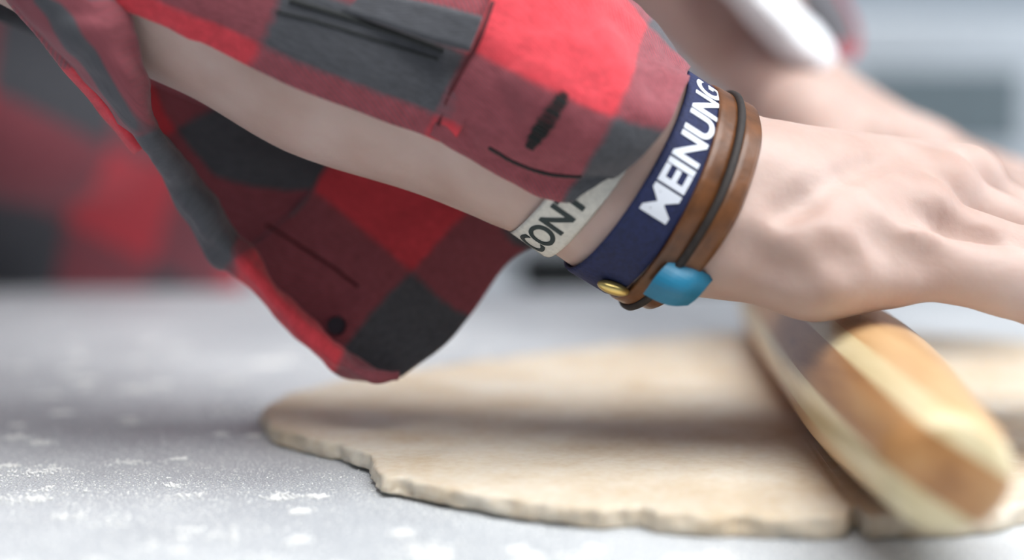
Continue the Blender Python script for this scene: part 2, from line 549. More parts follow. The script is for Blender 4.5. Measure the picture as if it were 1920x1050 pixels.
def surface_nets(groups, h, nb=20):
    lo = np.min([g.c - g.R for g in groups if not g.sub], axis=0) - 0.02
    hi = np.max([g.c + g.R for g in groups if not g.sub], axis=0) + 0.02
    B = nb * h
    nblk = np.ceil((hi - lo) / B).astype(int)
    NN = nblk * nb + 2
    ii = np.stack(np.meshgrid(*[np.arange(n) for n in nblk], indexing='ij'), -1).reshape(-1, 3)
    cen = lo + (ii + 0.5) * B
    diag = B * math.sqrt(3) / 2
    fc = field(groups, cen)
    act = ii[np.abs(fc) < diag * 1.25 + 0.012]
    keys, verts, quads = [], [], []
    g1 = np.arange(nb + 1)
    base = np.stack(np.meshgrid(g1, g1, g1, indexing='ij'), -1).reshape(-1, 3)
    corner = [(a, b, c) for a in (0, 1) for b in (0, 1) for c in (0, 1)]
    edges = [(u, v) for u in range(8) for v in range(u + 1, 8) if sum(abs(corner[u][t] - corner[v][t]) for t in range(3)) == 1]
    def key(c):
        return (c[:, 0].astype(np.int64) * NN[1] + c[:, 1]) * NN[2] + c[:, 2]
    for blk in act:
        o = blk * nb
        pts = lo + (base + o) * h
        cc = lo + (o + nb / 2) * h
        f = field(groups, pts, (cc, diag)).reshape(nb + 1, nb + 1, nb + 1)
        if (f > 0).all() or (f < 0).all():
            continue
        s = f < 0
        cs = [f[a:a + nb, b:b + nb, c:c + nb] for a, b, c in corner]
        ss = np.stack([x < 0 for x in cs])
        cnt = ss.sum(0)
        m = (cnt > 0) & (cnt < 8)
        idx = np.argwhere(m)
        if len(idx) == 0:
            continue
        vals = np.stack([c[m] for c in cs])
        acc = np.zeros((len(idx), 3)); n = np.zeros(len(idx))
        for u, v in edges:
            a, b = vals[u], vals[v]
            cr = (a < 0) != (b < 0)
            t = np.where(cr, a / np.where(cr, a - b, 1), 0)
            pu, pv = np.array(corner[u], float), np.array(corner[v], float)
            acc += np.where(cr[:, None], pu + t[:, None] * (pv - pu), 0)
            n += cr
        verts.append(lo + (idx + o + acc / n[:, None]) * h)
        keys.append(key(idx + o))
        for ax in range(3):
            e0 = s[:nb, :nb, :nb]
            sl = [slice(0, nb)] * 3
            sl[ax] = slice(1, nb + 1)
            e1 = s[tuple(sl)]
            ch = np.argwhere(e0 != e1)
            if len(ch) == 0:
                continue
            flip = e0[tuple(ch.T)]
            g = ch + o
            a1, a2 = (ax + 1) % 3, (ax + 2) % 3
            d1 = np.zeros(3, int); d1[a1] = 1
            d2 = np.zeros(3, int); d2[a2] = 1
            q = np.stack([key(g - d1 - d2), key(g - d2), key(g), key(g - d1)], 1)
            q[~flip] = q[~flip][:, ::-1]
            quads.append(q)
    K = np.concatenate(keys); Vv = np.concatenate(verts); Q = np.concatenate(quads)
    order = np.argsort(K); Ks = K[order]
    pos = np.searchsorted(Ks, Q)
    pos = np.clip(pos, 0, len(Ks) - 1)
    ok = (Ks[pos] == Q).all(1)
    return Vv[order], pos[ok]

def V3(v):
    return np.array(v, float)

def lerp(a, b, t):
    return Vector(a) * (1 - t) + Vector(b) * t

# --- rolling pin axis and profile (the palms press on it)
DOUGH_T = 0.0065
PIN_R, PIN_L = 0.0232, 0.46
PIN_A = G(1787, 893, 0.0285)            # near end
PIN_Dir = Vector((0.105, 1.0, 0.0)).normalized()
def pin_r(s):
    """radius at s metres from the near end"""
    m_ = min(s, PIN_L - s)
    if m_ < 0.010:
        t = m_ / 0.010
        base = 0.0155
        return base * (0.62 + 0.38 * math.sqrt(max(0, 1 - (1 - t) ** 2)))
    t = min((m_ - 0.010) / 0.13, 1)
    return 0.0155 + (PIN_R - 0.0155) * math.sin(t * math.pi / 2)

# --- skeleton (pixels of the photograph + distance)
R_EL = P(-150, -330, 0.425)          # right elbow
R_MID = P(650, 55, 0.418)
R_WR = P(1215, 345, 0.412)           # wrist
R_SH = Vector((-0.42, 0.66, 0.42))
L_WR = P(1470, 145, 0.67)
L_EL = P(1130, -230, 0.84)
L_SH = Vector((-0.16, 1.00, 0.43))

def hand(mcp, pip, dip, tip, rad, wrist, wdir, wth, palm_n, thumb, heel, wr=(0.021, 0.021), mr=0.0125):
    """mcp.. lists for pinky, ring, middle, index. Returns (palm prims, finger groups)"""
    palm = []
    wu, wrd = Vector(wrist) - wdir * wth, Vector(wrist) + wdir * wth
    for i, m in enumerate(mcp):
        t = i / 3.0
        s = lerp(wu, wrd, 0.15 + 0.7 * t)
        palm.append(Cap(s, m, 0.0185, mr - 0.0005))
    for i in range(3):                       # web of the palm
        a, b = lerp(mcp[i], wrist, 0.12), lerp(mcp[i + 1], wrist, 0.12)
        palm.append(Cap(a - palm_n * 0.004, b - palm_n * 0.004, 0.0115, 0.0115))
        a, b = lerp(mcp[i], wrist, 0.5), lerp(mcp[i + 1], wrist, 0.5)
        palm.append(Cap(a - palm_n * 0.006, b - palm_n * 0.006, 0.014, 0.014))
    palm += heel
    fg = []
    for i in range(4):
        r = rad[i]
        fg.append(Group([Cap(mcp[i], pip[i], r * 1.10, r), Cap(pip[i], dip[i], r, r * 0.90), Cap(dip[i], tip[i], r * 0.90, r * 0.78)], 0.004, 0.006))
    fg.append(Group([Cap(thumb[0], thumb[1], 0.018, 0.0125), Cap(thumb[1], thumb[2], 0.0122, 0.0105), Cap(thumb[2], thumb[3], 0.0105, 0.009)], 0.006, 0.010))
    return palm, fg

# right hand: little-finger side faces the lens, palm on the pin, fingers reach past it
r_mcp = [P(1668, 482, 0.392), P(1702, 418, 0.409), P(1750, 372, 0.430), P(1795, 352, 0.453)]
r_pip = [P(1880, 525, 0.388), P(1935, 492, 0.405), P(1995, 478, 0.428), P(2005, 470, 0.452)]
r_dip = [P(2010, 585, 0.388), P(2090, 560, 0.405), P(2140, 520, 0.428), P(2120, 480, 0.452)]
r_tip = [P(2080, 680, 0.390), P(2170, 670, 0.407), P(2210, 630, 0.430), P(2180, 580, 0.452)]
r_w = Vector((0.25, 0.62, 0.74)).normalized()
r_n = (Vector(r_mcp[3]) - Vector(r_mcp[0])).cross(Vector(r_mcp[0]) - R_WR)
r_n = r_n.normalized()
if r_n.z < 0: r_n = -r_n
r_heel = [Cap(P(1400, 455, 0.392), P(1530, 490, 0.388), 0.0175, 0.0165),
          Cap(P(1530, 490, 0.388), P(1660, 490, 0.391), 0.0155, 0.0120),
          Cap(P(1460, 400, 0.43), P(1560, 470, 0.43), 0.018, 0.016)]
r_thumb = [P(1420, 330, 0.44), P(1560, 400, 0.47), P(1640, 460, 0.488), P(1720, 500, 0.495)]
r_palm, r_fg = hand(r_mcp, r_pip, r_dip, r_tip, (0.0102, 0.0100, 0.0104, 0.0100), P(1300, 368, 0.41), r_w, 0.011, r_n, r_thumb, r_heel)

l_mcp = [P(1650, 275, 0.585), P(1700, 268, 0.605), P(1752, 282, 0.63), P(1780, 305, 0.655)]
l_mcp = l_mcp[::-1] if False else l_mcp
l_pip = [P(1790, 325, 0.580), P(1850, 322, 0.60), P(1905, 340, 0.63), P(1900, 360, 0.655)]
l_dip = [P(1850, 375, 0.582), P(1915, 385, 0.602), P(1965, 395, 0.632), P(1950, 405, 0.657)]
l_tip = [P(1880, 425, 0.585), P(1945, 435, 0.605), P(1995, 440, 0.635), P(1975, 445, 0.658)]
l_w = Vector((0.25, 0.8, 0.35)).normalized()
l_n = Vector((0.2, 0.0, 1)).normalized()
l_heel = [Cap(P(1500, 235, 0.60), P(1590, 285, 0.60), 0.019, 0.015), Cap(P(1500, 235, 0.65), P(1600, 280, 0.645), 0.018, 0.014)]
l_thumb = [P(1500, 210, 0.60), P(1560, 290, 0.565), P(1610, 330, 0.555), P(1660, 355, 0.55)]
l_palm, l_fg = hand(l_mcp, l_pip, l_dip, l_tip, (0.0095, 0.0098, 0.0100, 0.0092), P(1500, 180, 0.645), l_w, 0.012, l_n, l_thumb, l_heel)

def forearm(el, mid, wr, w, rw=0.0205, sw=0.0115):
    g = [Cap(el, mid, 0.043, 0.0365)]
    for s in (-1, 1):
        g.append(Cap(lerp(el, mid, 0.5), Vector(wr) + w * (sw * s), 0.030, rw))
    g.append(Cap(mid, lerp(mid, wr, 0.6), 0.0365, 0.027))
    return g

TOR_F = Vector((0.85, -0.53, 0)).normalized()     # the way the chest faces
TOR_S = Vector((0.53, 0.85, 0)).normalized()      # towards the person's left
hip, waist, chest, shl = Vector((-0.44, 1.22, -0.20)), Vector((-0.415, 1.17, 0.02)), Vector((-0.35, 0.99, 0.25)), Vector((-0.29, 0.85, 0.415))
head_c = Vector((-0.16, 0.76, 0.66))
hf = Vector((0.62, -0.42, -0.66)).normalized()    # looking down at the hands
hs = TOR_S
hu = hs.cross(hf).normalized()
if hu.z < 0: hu = -hu
torso = [Ell(hip, (0.165, 0.115, 0.16), (TOR_S, TOR_F, (0, 0, 1))), Ell(waist, (0.15, 0.10, 0.18), (TOR_S, TOR_F, (0, 0, 1))),
         Ell(chest, (0.150, 0.092, 0.17), (TOR_S, TOR_F, (0.1, -0.2, 1))), Cap(R_SH, shl, 0.055, 0.075), Cap(L_SH, shl, 0.055, 0.075),
         Cap(shl, lerp(shl, head_c, 0.7), 0.062, 0.055)]
HD = lambda f, s, u: head_c + hf * f + hs * s + hu * u
headg = [Ell(HD(-0.015, 0, 0.03), (0.076, 0.098, 0.092), (hs, hf, hu)), Ell(HD(0.02, 0, -0.035), (0.062, 0.078, 0.085), (hs, hf, hu)),
         Cap(HD(0.092, 0, 0.01), HD(0.116, 0, -0.028), 0.009, 0.013), Cap(HD(0.085, -0.022, -0.062), HD(0.085, 0.022, -0.062), 0.009, 0.009),
         Cap(HD(0.082, -0.045, 0.024), HD(0.090, -0.01, 0.020), 0.010, 0.010), Cap(HD(0.082, 0.045, 0.024), HD(0.090, 0.01, 0.020), 0.010, 0.010),
         Cap(HD(0.075, 0, -0.105), HD(0.06, 0, -0.112), 0.02, 0.02)]
ears = [Ell(HD(-0.01, s * 0.080, -0.01), (0.012, 0.020, 0.034), (hs, hf, hu)) for s in (-1, 1)]
r_arm = forearm(R_EL, R_MID, R_WR, r_w, 0.0218, 0.0095) + [Cap(R_WR - r_w * 0.010, P(1310, 395, 0.404), 0.0218, 0.0200), Cap(R_WR + r_w * 0.010, P(1320, 350, 0.418), 0.0218, 0.0195)]
l_mid = lerp(L_EL, L_WR, 0.45)
l_arm = forearm(L_EL, l_mid, L_WR, l_w, 0.0225, 0.009)
# tendons and the creases of the back of the hand
tend = [Group([Cap(lerp(P(1330, 330, 0.40), m, 0.25) + r_n * 0.004, Vector(m) + r_n * 0.0035, 0.0135, 0.0115)], 0.004, 0.006) for m in r_mcp]
knuck = [Group([Ell(Vector(m) + r_n * 0.004, (0.0115, 0.0115, 0.0105))], 0.004, 0.006) for m in r_mcp]
def skin_at(px, py, off, lo_=0.34, hi_=0.47):
    """first skin point seen through a pixel, pulled off metres towards the lens"""
    ds = np.linspace(lo_, hi_, 140)
    f = field([g for g in PRE if g.c[1] < 0.6], np.array([list(P(px, py, d_)) for d_ in ds]))
    k = np.argmax(f < 0)
    return P(px, py, float(ds[k]) - off)
PRE = [Group(r_arm, 0.022, 0.02), Group(r_palm, 0.010, 0.014)] + r_fg + tend + knuck
def crease_line(pts, r, off, k=0.005):
    q = [skin_at(x, y, off) for x, y in pts]
    return Group([Cap(q[i_], q[i_ + 1], r, r) for i_ in range(len(q) - 1)], 0.002, k, True)
crease = [crease_line([(1500, 372), (1545, 345), (1590, 322), (1640, 300)], 0.0030, 0.0018),
          crease_line([(1470, 395), (1510, 372)], 0.0030, 0.0020),
          crease_line([(1680, 445), (1715, 470), (1745, 482)], 0.0060, 0.0042, 0.008),
          crease_line([(1700, 385), (1780, 425), (1850, 450)], 0.0040, 0.0030, 0.006),
          crease_line([(1400, 470), (1440, 500), (1500, 520)], 0.0050, 0.0042, 0.006),
          crease_line([(1560, 470), (1600, 490)], 0.0050, 0.0040, 0.006)]
pin_dent = [Group([Cap(PIN_A + PIN_Dir * a_, PIN_A + PIN_Dir * (a_ + 0.03), pin_r(a_), pin_r(a_ + 0.03)) for a_ in np.arange(0.03, 0.40, 0.03)], 0.001, 0.003, True)]
BODY = [Group(torso, 0.04, 0.01), Group([Cap(R_SH, R_EL, 0.050, 0.044)], 0.01, 0.04), Group([Cap(L_SH, L_EL, 0.050, 0.042)], 0.01, 0.04),
        Group(headg, 0.02, 0.03), Group(ears, 0.005, 0.006),
        Group(r_arm, 0.022, 0.02), Group(l_arm, 0.022, 0.02), Group(r_palm, 0.010, 0.014), Group(l_palm, 0.010, 0.014)] + r_fg + l_fg + tend + knuck + crease + pin_dent
bv, bq = surface_nets(BODY, 0.0021)
person = empty('person', (-0.30, 0.9, FZ), 'person in an open-cuffed red and charcoal plaid shirt rolling out dough', 'person')
me = bpy.data.meshes.new('body')
me.from_pydata(bv.tolist(), [], bq.tolist())
me.materials.append(M_SKIN)
me.polygons.foreach_set('use_smooth', [True] * len(me.polygons))
me.update()
body = put(link(bpy.data.objects.new('body', me)), person)

def body_sdf(p):
    p = np.asarray(p, float)
    return field(BODY, p)

ARM_ONLY = [g for g in BODY if g.prims[0] in (torso[0],) or g.prims is r_arm or g.prims is r_palm or g.prims is l_arm or g.prims is l_palm] + BODY[1:3]

def push_out(V, clear=0.0025, groups=None, it=3):
    """keep cloth outside the body"""
    V = np.array(V, float)
    gr = groups or ARM_ONLY
    for _ in range(it):
        f = field(gr, V)
        bad = f < clear
        if not bad.any():
            break
        q = V[bad]
        e = 0.0008
        g = np.stack([field(gr, q + np.eye(3)[i] * e) - field(gr, q - np.eye(3)[i] * e) for i in range(3)], 1)
        g /= np.maximum(np.linalg.norm(g, axis=1, keepdims=True), 1e-9)
        V[bad] = q + g * (clear - f[bad])[:, None]
    return V

# ------------------------------------------------------------------ cloth patches
def cr_interp(A, n):
    """Catmull-Rom along axis 0, n steps a span"""
    A = np.asarray(A, float)
    Pn = np.concatenate([2 * A[:1] - A[1:2], A, 2 * A[-1:] - A[-2:-1]])
    out = []
    for i in range(len(A) - 1):
        p0, p1, p2, p3 = Pn[i], Pn[i + 1], Pn[i + 2], Pn[i + 3]
        for k in range(n):
            t = k / n
            out.append(0.5 * (2 * p1 + (p2 - p0) * t + (2 * p0 - 5 * p1 + 4 * p2 - p3) * t * t + (3 * p1 - p0 - 3 * p2 + p3) * t ** 3))
    out.append(A[-1])
    return np.array(out)

def lin_interp(A, n):
    A = np.asarray(A, float)
    out = []
    for i in range(len(A) - 1):
        for k in range(n):
            out.append(A[i] + (A[i + 1] - A[i]) * (k / n))
    out.append(A[-1])
    return np.array(out)

def patch(name, grid, mat_, parent, n=10, m=10, thick=0.0013, wrinkle=0.0012, wscale=45.0, push=True, clear=0.003, seed=0.0, pix=True):
    """grid[row][col] = (px, py, d, U, V)"""
    C = np.array([[list(P(c[0], c[1], c[2]) if pix else Vector(c[:3])) for c in row] for row in grid])
    UVc = np.array([[[c[3], c[4]] for c in row] for row in grid], float)
    X = cr_interp(C, n)
    X = np.swapaxes(cr_interp(np.swapaxes(X, 0, 1), m), 0, 1)
    U = lin_interp(UVc, n)
    U = np.swapaxes(lin_interp(np.swapaxes(U, 0, 1), m), 0, 1)
    R, Cc = X.shape[:2]
    W = X.reshape(-1, 3).copy()
    if wrinkle:
        du = np.gradient(X, axis=0); dv = np.gradient(X, axis=1)
        nn = np.cross(du, dv).reshape(-1, 3)
        nn /= np.maximum(np.linalg.norm(nn, axis=1, keepdims=True), 1e-9)
        am = np.array([noise.noise(Vector(p) * wscale + Vector((seed, 3.1, 7.7))) + 0.5 * noise.noise(Vector(p) * wscale * 2.3 + Vector((seed, 9.1, 1.7))) for p in W])
        W += nn * (am * wrinkle)[:, None]
    if push:
        W = push_out(W, clear)
    F = [(i * Cc + j, i * Cc + j + 1, (i + 1) * Cc + j + 1, (i + 1) * Cc + j) for i in range(R - 1) for j in range(Cc - 1)]
    o = mesh_obj(name, W, F, mat_, parent, uvs=U.reshape(-1, 2).tolist())
    if thick:
        md = o.modifiers.new('thickness', 'SOLIDIFY')
        md.thickness = thick
        md.offset = 0.0
    bvh = BVHTree.FromPolygons([Vector(w) for w in W], F)
    return o, bvh

def hit(bvh, px, py, off=0.0):
    loc, nrm, idx, dist = bvh.ray_cast(Vector((0, 0, CAM_H)), px_ray(px, py))
    if loc is None:
        return None, None
    if nrm.dot(px_ray(px, py)) > 0:
        nrm = -nrm
    return loc + nrm * off, nrm

# --- near sleeve: from its open edge over the arm and down behind it
edge_pts = [(-330, -230), (-90, -112), (165, -12), (480, 118), (800, 250), (850, 272)]
edge_U = [-1.45, -0.75, 0.0, 1.0, 2.0, 2.12]
sl_grid = []
for (ex, ey), U in zip(edge_pts, edge_U):
    f = min(max((ex + 330) / 1150.0, 0), 1)
    nx, ny = 0.29 + 0.15 * f, -0.955 + 0.06 * f
    row = [(ex + nx * s, ey + ny * s, d, U + dU, Vv) for s, d, Vv, dU in
           ((0, 0.381, 0.83, 0), (40, 0.376, 1.0, 0), (105, 0.374, 1.5, 0), (178 - 20 * f, 0.381, 2.0, 0), (300 - 40 * f, 0.402, 2.6, 0), (345 - 60 * f, 0.43, 3.1, 0), (250, 0.462, 3.9, 0), (40, 0.474, 4.6, 0), (-110, 0.470, 5.2, 0))]
    sl_grid.append(row)
sleeve, sleeve_bvh = patch('sleeve', sl_grid, M_PLAID, person, 16, 8, wrinkle=0.0024, wscale=60, seed=2.0)

# --- cuff of the near sleeve
rows = [
 [(812, 240, .384, 2.02, 1.02), (842, 172, .375, 2.02, 1.5), (884, 95, .372, 2.02, 2.0), (918, 10, .378, 2.02, 2.5), (950, -90, .395, 2.02, 3.0), (975, -150, .425, 2.02, 3.3), (940, -60, .462, 2.02, 4), (860, 130, .472, 2.02, 5), (800, 260, .468, 2.02, 5.6)],
 [(940, 326, .383, 2.45, 1.02), (985, 248, .370, 2.45, 1.5), (1020, 166, .366, 2.45, 2.0), (1065, 60, .373, 2.45, 2.5), (1095, -45, .398, 2.45, 2.9), (1105, -75, .425, 2.45, 3.3), (1075, 20, .456, 2.45, 4), (990, 210, .466, 2.45, 5), (930, 330, .462, 2.45, 5.6)],
 [(1062, 368, .386, 3.0, 1.02), (1105, 302, .372, 3.0, 1.5), (1150, 222, .368, 3.0, 2.0), (1188, 130, .378, 3.0, 2.45), (1205, 62, .402, 3.0, 2.9), (1210, 50, .425, 3.0, 3.3), (1180, 130, .448, 3.0, 4), (1100, 300, .455, 3.0, 5), (1040, 400, .452, 3.0, 5.6)],
 [(1092, 372, .388, 3.25, 1.02), (1170, 318, .374, 3.4, 1.5), (1240, 246, .371, 3.5, 2.0), (1276, 182, .380, 3.55, 2.4), (1292, 132, .405, 3.6, 2.9), (1290, 125, .425, 3.6, 3.3), (1262, 190, .444, 3.6, 4), (1190, 330, .448, 3.5, 5), (1120, 410, .446, 3.4, 5.6)],
]
cuff, cuff_bvh = patch('cuff', rows, M_PLAID, person, 16, 8, thick=0.0022, wrinkle=0.0026, wscale=60, seed=5.0)

# buttonhole stitched in dark thread, the seams and the button tab
pts = [hit(cuff_bvh, 995 + (1055 - 995) * t, 272 + (178 - 272) * t, 0.0016) for t in np.linspace(0, 1, 15)]
bh = empty('buttonhole', pts[7][0]); put(bh, cuff)
bmv, bmf = [], []
for i, (c, nn) in enumerate(pts):
    ax = (pts[min(i + 1, 14)][0] - pts[max(i - 1, 0)][0]).normalized()
    sd = nn.cross(ax).normalized()
    w = 0.0027 * (0.55 + 0.45 * math.sin(math.pi * i / 14)) * random.uniform(0.8, 1.15)
    l = 0.00045
    b0 = len(bmv)
    for sx in (-1, 1):
        for sy in (-1, 1):
            for sz in (-1, 1):
                bmv.append(c + ax * (l * sx) + sd * (w * sy) + nn * (0.0003 * sz))
    bmf += [tuple(b0 + k for k in f) for f in ((0, 1, 3, 2), (4, 6, 7, 5), (0, 4, 5, 1), (2, 3, 7, 6), (0, 2, 6, 4), (1, 5, 7, 3))]
bpy.data.objects.remove(bh)
mesh_obj('buttonhole', bmv, bmf, M_THREAD, cuff, smooth=False)
def seam(bvh, px_pts, r, mat_, parent, off=0.0006, n=26):
    q = cr_interp(np.array(px_pts, float), max(2, n // (len(px_pts) - 1)))
    w = [hit(bvh, a, b, off)[0] for a, b in q]
    w = [x for x in w if x is not None]
    if len(w) > 2:
        return tube('seam', w, r, mat_, parent, 6)
seam(cuff_bvh, [(918, 272), (965, 298), (1030, 322), (1090, 326)], 0.0006, M_THREAD, cuff, 0.0012)
seam(cuff_bvh, [(822, 232), (850, 168), (892, 92), (925, 8)], 0.0007, M_REDTHREAD, cuff, 0.0011)
seam(sleeve_bvh, [(545, 2), (640, 30), (740, 62), (830, 96)], 0.0009, M_THREAD, sleeve, 0.0006)
seam(sleeve_bvh, [(520, 22), (620, 48), (720, 80), (820, 112)], 0.0004, M_THREAD, sleeve, 0.0008)
# button tab lying over the seam
tab = [[(600, -40, .3745, 1.3, 1.5), (585, 8, .3725, 1.3, 1.8)], [(720, -10, .373, 1.5, 1.5), (705, 42, .371, 1.5, 1.8)], [(810, 8, .371, 1.7, 1.5), (800, 75, .369, 1.7, 1.8)], [(905, 32, .369, 1.9, 1.5), (880, 96, .368, 1.9, 1.8)]]
patch('button_tab', tab, M_PLAID, sleeve, 8, 6, thick=0.002, wrinkle=0.0006, push=False)
b0, bn = hit(cuff_bvh, 866, 60, 0.002)

# --- hanging half of the open cuff, seen from inside below the arm
fl = []
def flrow(cols, U, dV=0.0):
    fl.append([(x, y, d, U, Vv + dV) for (x, y, d, Vv) in cols])
flrow([(120, -160, .478, -.6), (90, -90, .480, -.2), (60, -40, .480, .3), (40, -10, .478, .9), (20, 20, .472, 1.5)], -2.4, 1)
flrow([(330, 20, .476, -.4), (290, 70, .477, .1), (275, 100, .476, .5), (262, 125, .474, .9), (245, 150, .47, 1.2)], -1.7, 1)
flrow([(470, 120, .474, -.4), (400, 175, .474, .1), (355, 200, .472, .55), (318, 222, .470, .98), (290, 245, .466, 1.3)], -1.1, 1)
flrow([(600, 210, .472, -.4), (535, 245, .472, .1), (470, 290, .468, .6), (408, 330, .464, .98), (350, 372, .460, 1.5)], -0.55, 1)
flrow([(715, 265, .470, -.4), (632, 296, .470, .1), (586, 352, .464, .98), (520, 420, .458, 1.4), (450, 478, .452, 1.8)], -0.04, 1)
flrow([(730, 270, .470, -.4), (645, 302, .469, .1), (594, 358, .463, .98), (528, 427, .457, 1.4), (455, 486, .451, 1.8)], 0.03, 0)
flrow([(850, 330, .467, -.4), (765, 362, .466, .1), (690, 436, .459, .98), (610, 515, .451, 1.45), (545, 590, .445, 1.85)], 0.5, 0)
flrow([(985, 390, .462, -.4), (885, 396, .461, .1), (775, 508, .453, .98), (705, 580, .446, 1.45), (636, 664, .440, 1.9)], 1.0, 0)
flrow([(1050, 430, .458, -.4), (935, 462, .457, .1), (840, 568, .449, .98), (775, 642, .442, 1.5), (690, 712, .438, 1.9)], 1.6, 0)
flrow([(1075, 440, .457, -.4), (968, 478, .456, .1), (882, 592, .448, .98), (830, 650, .441, 1.5), (752, 702, .437, 1.85)], 1.9, 0)
flap, flap_bvh = patch('sleeve_flap', fl, M_PLAID, person, 8, 8, thick=0.0018, wrinkle=0.0016, wscale=38, seed=11.0)
c, nn = hit(flap_bvh, 632, 612, 0.0015)
if c is not None:
    bm = bmesh.new()
    bmesh.ops.create_cone(bm, cap_ends=True, segments=20, radius1=0.0036, radius2=0.0030, depth=0.0018)
    bmesh.ops.transform(bm, matrix=Matrix.Translation(c) @ nn.to_track_quat('Z', 'Y').to_matrix().to_4x4(), verts=bm.verts)
    bm_obj('button', bm, M_BUTTON, flap)
seam(flap_bvh, [(500, 424), (560, 462), (620, 500), (672, 540)], 0.0008, M_REDTHREAD, flap, 0.0006)

# --- turned placket along the open edge
pk = []
for (ox, oy), (ix, iy), d, U, Vv in (
        ((-150, -130), (170, -130), .376, -1.0, 1.5), ((15, 0), (240, 15), .376, .1, 1.5), ((75, 62), (256, 70), .378, .35, 1.5), ((140, 128), (272, 140), .386, .6, 1.5), ((250, 248), (302, 238), .406, 1.0, 1.5),
        ((335, 385), (380, 338), .426, 1.5, 1.6), ((398, 488), (455, 452), .432, 1.93, 1.95), ((442, 515), (478, 485), .433, 2.03, 2.08), ((545, 622), (572, 588), .433, 2.5, 2.4),
        ((628, 690), (640, 655), .431, 2.98, 2.5), ((690, 718), (700, 692), .431, 3.4, 2.5), ((745, 712), (750, 698), .433, 3.6, 2.5)):
    mx_, my_ = (ox + ix) / 2, (oy + iy) / 2
    pk.append([(ox, oy, d + .004, U, Vv - .1), (ox * .7 + ix * .3, oy * .7 + iy * .3, d - .0035, U, Vv - .04), (ox * .3 + ix * .7, oy * .3 + iy * .7, d - .0030, U, Vv + .04), (ix, iy, d + .006, U, Vv + .1)])
for r_i in (1, 2, 3):
    x_, y_, d_, U_, V_ = pk[r_i][1]
    pk[r_i][1] = (x_ + 6, y_, d_, 1.45 - 0.05 * r_i, V_)
placket, pk_bvh = patch('placket', pk, M_PLAID_SOFT, person, 10, 5, thick=0.0016, wrinkle=0.0022, wscale=70, push=False, seed=20.0)
# second fold of the sleeve beside the placket
fd = [[(x0, y0, d, U, .4), ((x0 + x1) / 2, (y0 + y1) / 2, d - .005, U, .5), (x1, y1, d + .004, U, .6)] for (x0, y0), (x1, y1), d, U in
      (((-150, -150), (-60, -150), .405, 1.2), ((-40, -60), (60, -45), .400, 1.35), ((20, 5), (110, 20), .400, 1.5), ((110, 115), (165, 115), .403, 1.95), ((185, 205), (220, 195), .412, 2.5), ((255, 285), (275, 268), .424, 2.8))]
patch('sleeve_fold', fd, M_PLAID, person, 8, 6, wrinkle=0.001, push=False)

# --- upper right sleeve: shoulder to elbow, joins the open sleeve out of view
def sleeve_tube(name, pts, radii, U0=0.0, V0=0.0, n=28, sub=6, cell=0.058):
    pts = cr_interp(np.array([list(p) for p in pts]), sub)
    rr = cr_interp(np.array(radii)[:, None], sub)[:, 0]
    rings, uvs = [], []
    L = 0.0
    prev = None
    for i in range(len(pts)):
        t = Vector(pts[min(i + 1, len(pts) - 1)]) - Vector(pts[max(i - 1, 0)])
        t.normalize()
        u = (prev - t * prev.dot(t)).normalized() if prev is not None else t.cross(Vector((0, 0, 1))).normalized()
        prev = u
        w = t.cross(u)
        if i: L += float(np.linalg.norm(pts[i] - pts[i - 1]))
        ring = []
        for k in range(n + 1):
            an = 2 * math.pi * k / n
            r = rr[i] * (1 + 0.05 * noise.noise(Vector(pts[i]) * 30 + Vector((math.cos(an), math.sin(an), 0)) * 1.5))
            ring.append(Vector(pts[i]) + u * (math.cos(an) * r) + w * (math.sin(an) * r))
            uvs.append((U0 + L / cell, V0 + an * 0.055 / cell))
        rings.append(ring)
    V = [v for r in rings for v in r]
    m_ = n + 1
    F = [(i * m_ + k, i * m_ + k + 1, (i + 1) * m_ + k + 1, (i + 1) * m_ + k) for i in range(len(rings) - 1) for k in range(n)]
    o = mesh_obj(name, V, F, M_PLAID, person, uvs=uvs)
    md = o.modifiers.new('thickness', 'SOLIDIFY'); md.thickness = 0.0015
    return o
sleeve_tube('upper_sleeve', [lerp(shl, R_SH, 0.45), lerp(shl, R_SH, 0.85), lerp(R_SH, R_EL, 0.12), lerp(R_SH, R_EL, 0.4), lerp(R_SH, R_EL, 0.75), R_EL, lerp(R_EL, R_MID, 0.20)], [0.088, 0.086, 0.082, 0.070, 0.060, 0.058, 0.056])
sleeve_tube('upper_sleeve', [lerp(shl, L_SH, 0.45), lerp(shl, L_SH, 0.85), lerp(L_SH, L_EL, 0.12), lerp(L_SH, L_EL, 0.4), lerp(L_SH, L_EL, 0.75), L_EL, lerp(L_EL, L_WR, 0.16)], [0.088, 0.086, 0.080, 0.068, 0.058, 0.055, 0.053])

# --- shirt front and back around the torso
def ring_pts(c, a, b, n, tilt=Vector((0, 0, 0)), seed=0.0, fold=0.006):
    out = []
    for k in range(n):
        an = 2 * math.pi * k / (n - 1)
        ca, sa = math.cos(an), math.sin(an)
        p = c + TOR_S * (a * math.copysign(abs(ca) ** 0.85, ca)) + TOR_F * (b * math.copysign(abs(sa) ** 0.85, sa))
        p += (p - c).normalized() * (fold * noise.noise(Vector((ca * 2.2, sa * 2.2, seed))))
        out.append(p)
    return out
spine = [Vector((-0.44, 1.235, -0.30)), Vector((-0.44, 1.225, -0.20)), Vector((-0.43, 1.20, -0.08)), waist + Vector((0, 0.005, 0)), Vector((-0.38, 1.075, 0.14)), chest, Vector((-0.32, 0.92, 0.35)), Vector((-0.295, 0.865, 0.42)), Vector((-0.27, 0.835, 0.475))]
sA = [0.200, 0.195, 0.188, 0.182, 0.186, 0.195, 0.19, 0.155, 0.075]
sB = [0.150, 0.146, 0.138, 0.135, 0.142, 0.148, 0.135, 0.105, 0.072]
cs = cr_interp(np.array([list(v) for v in spine]), 5)
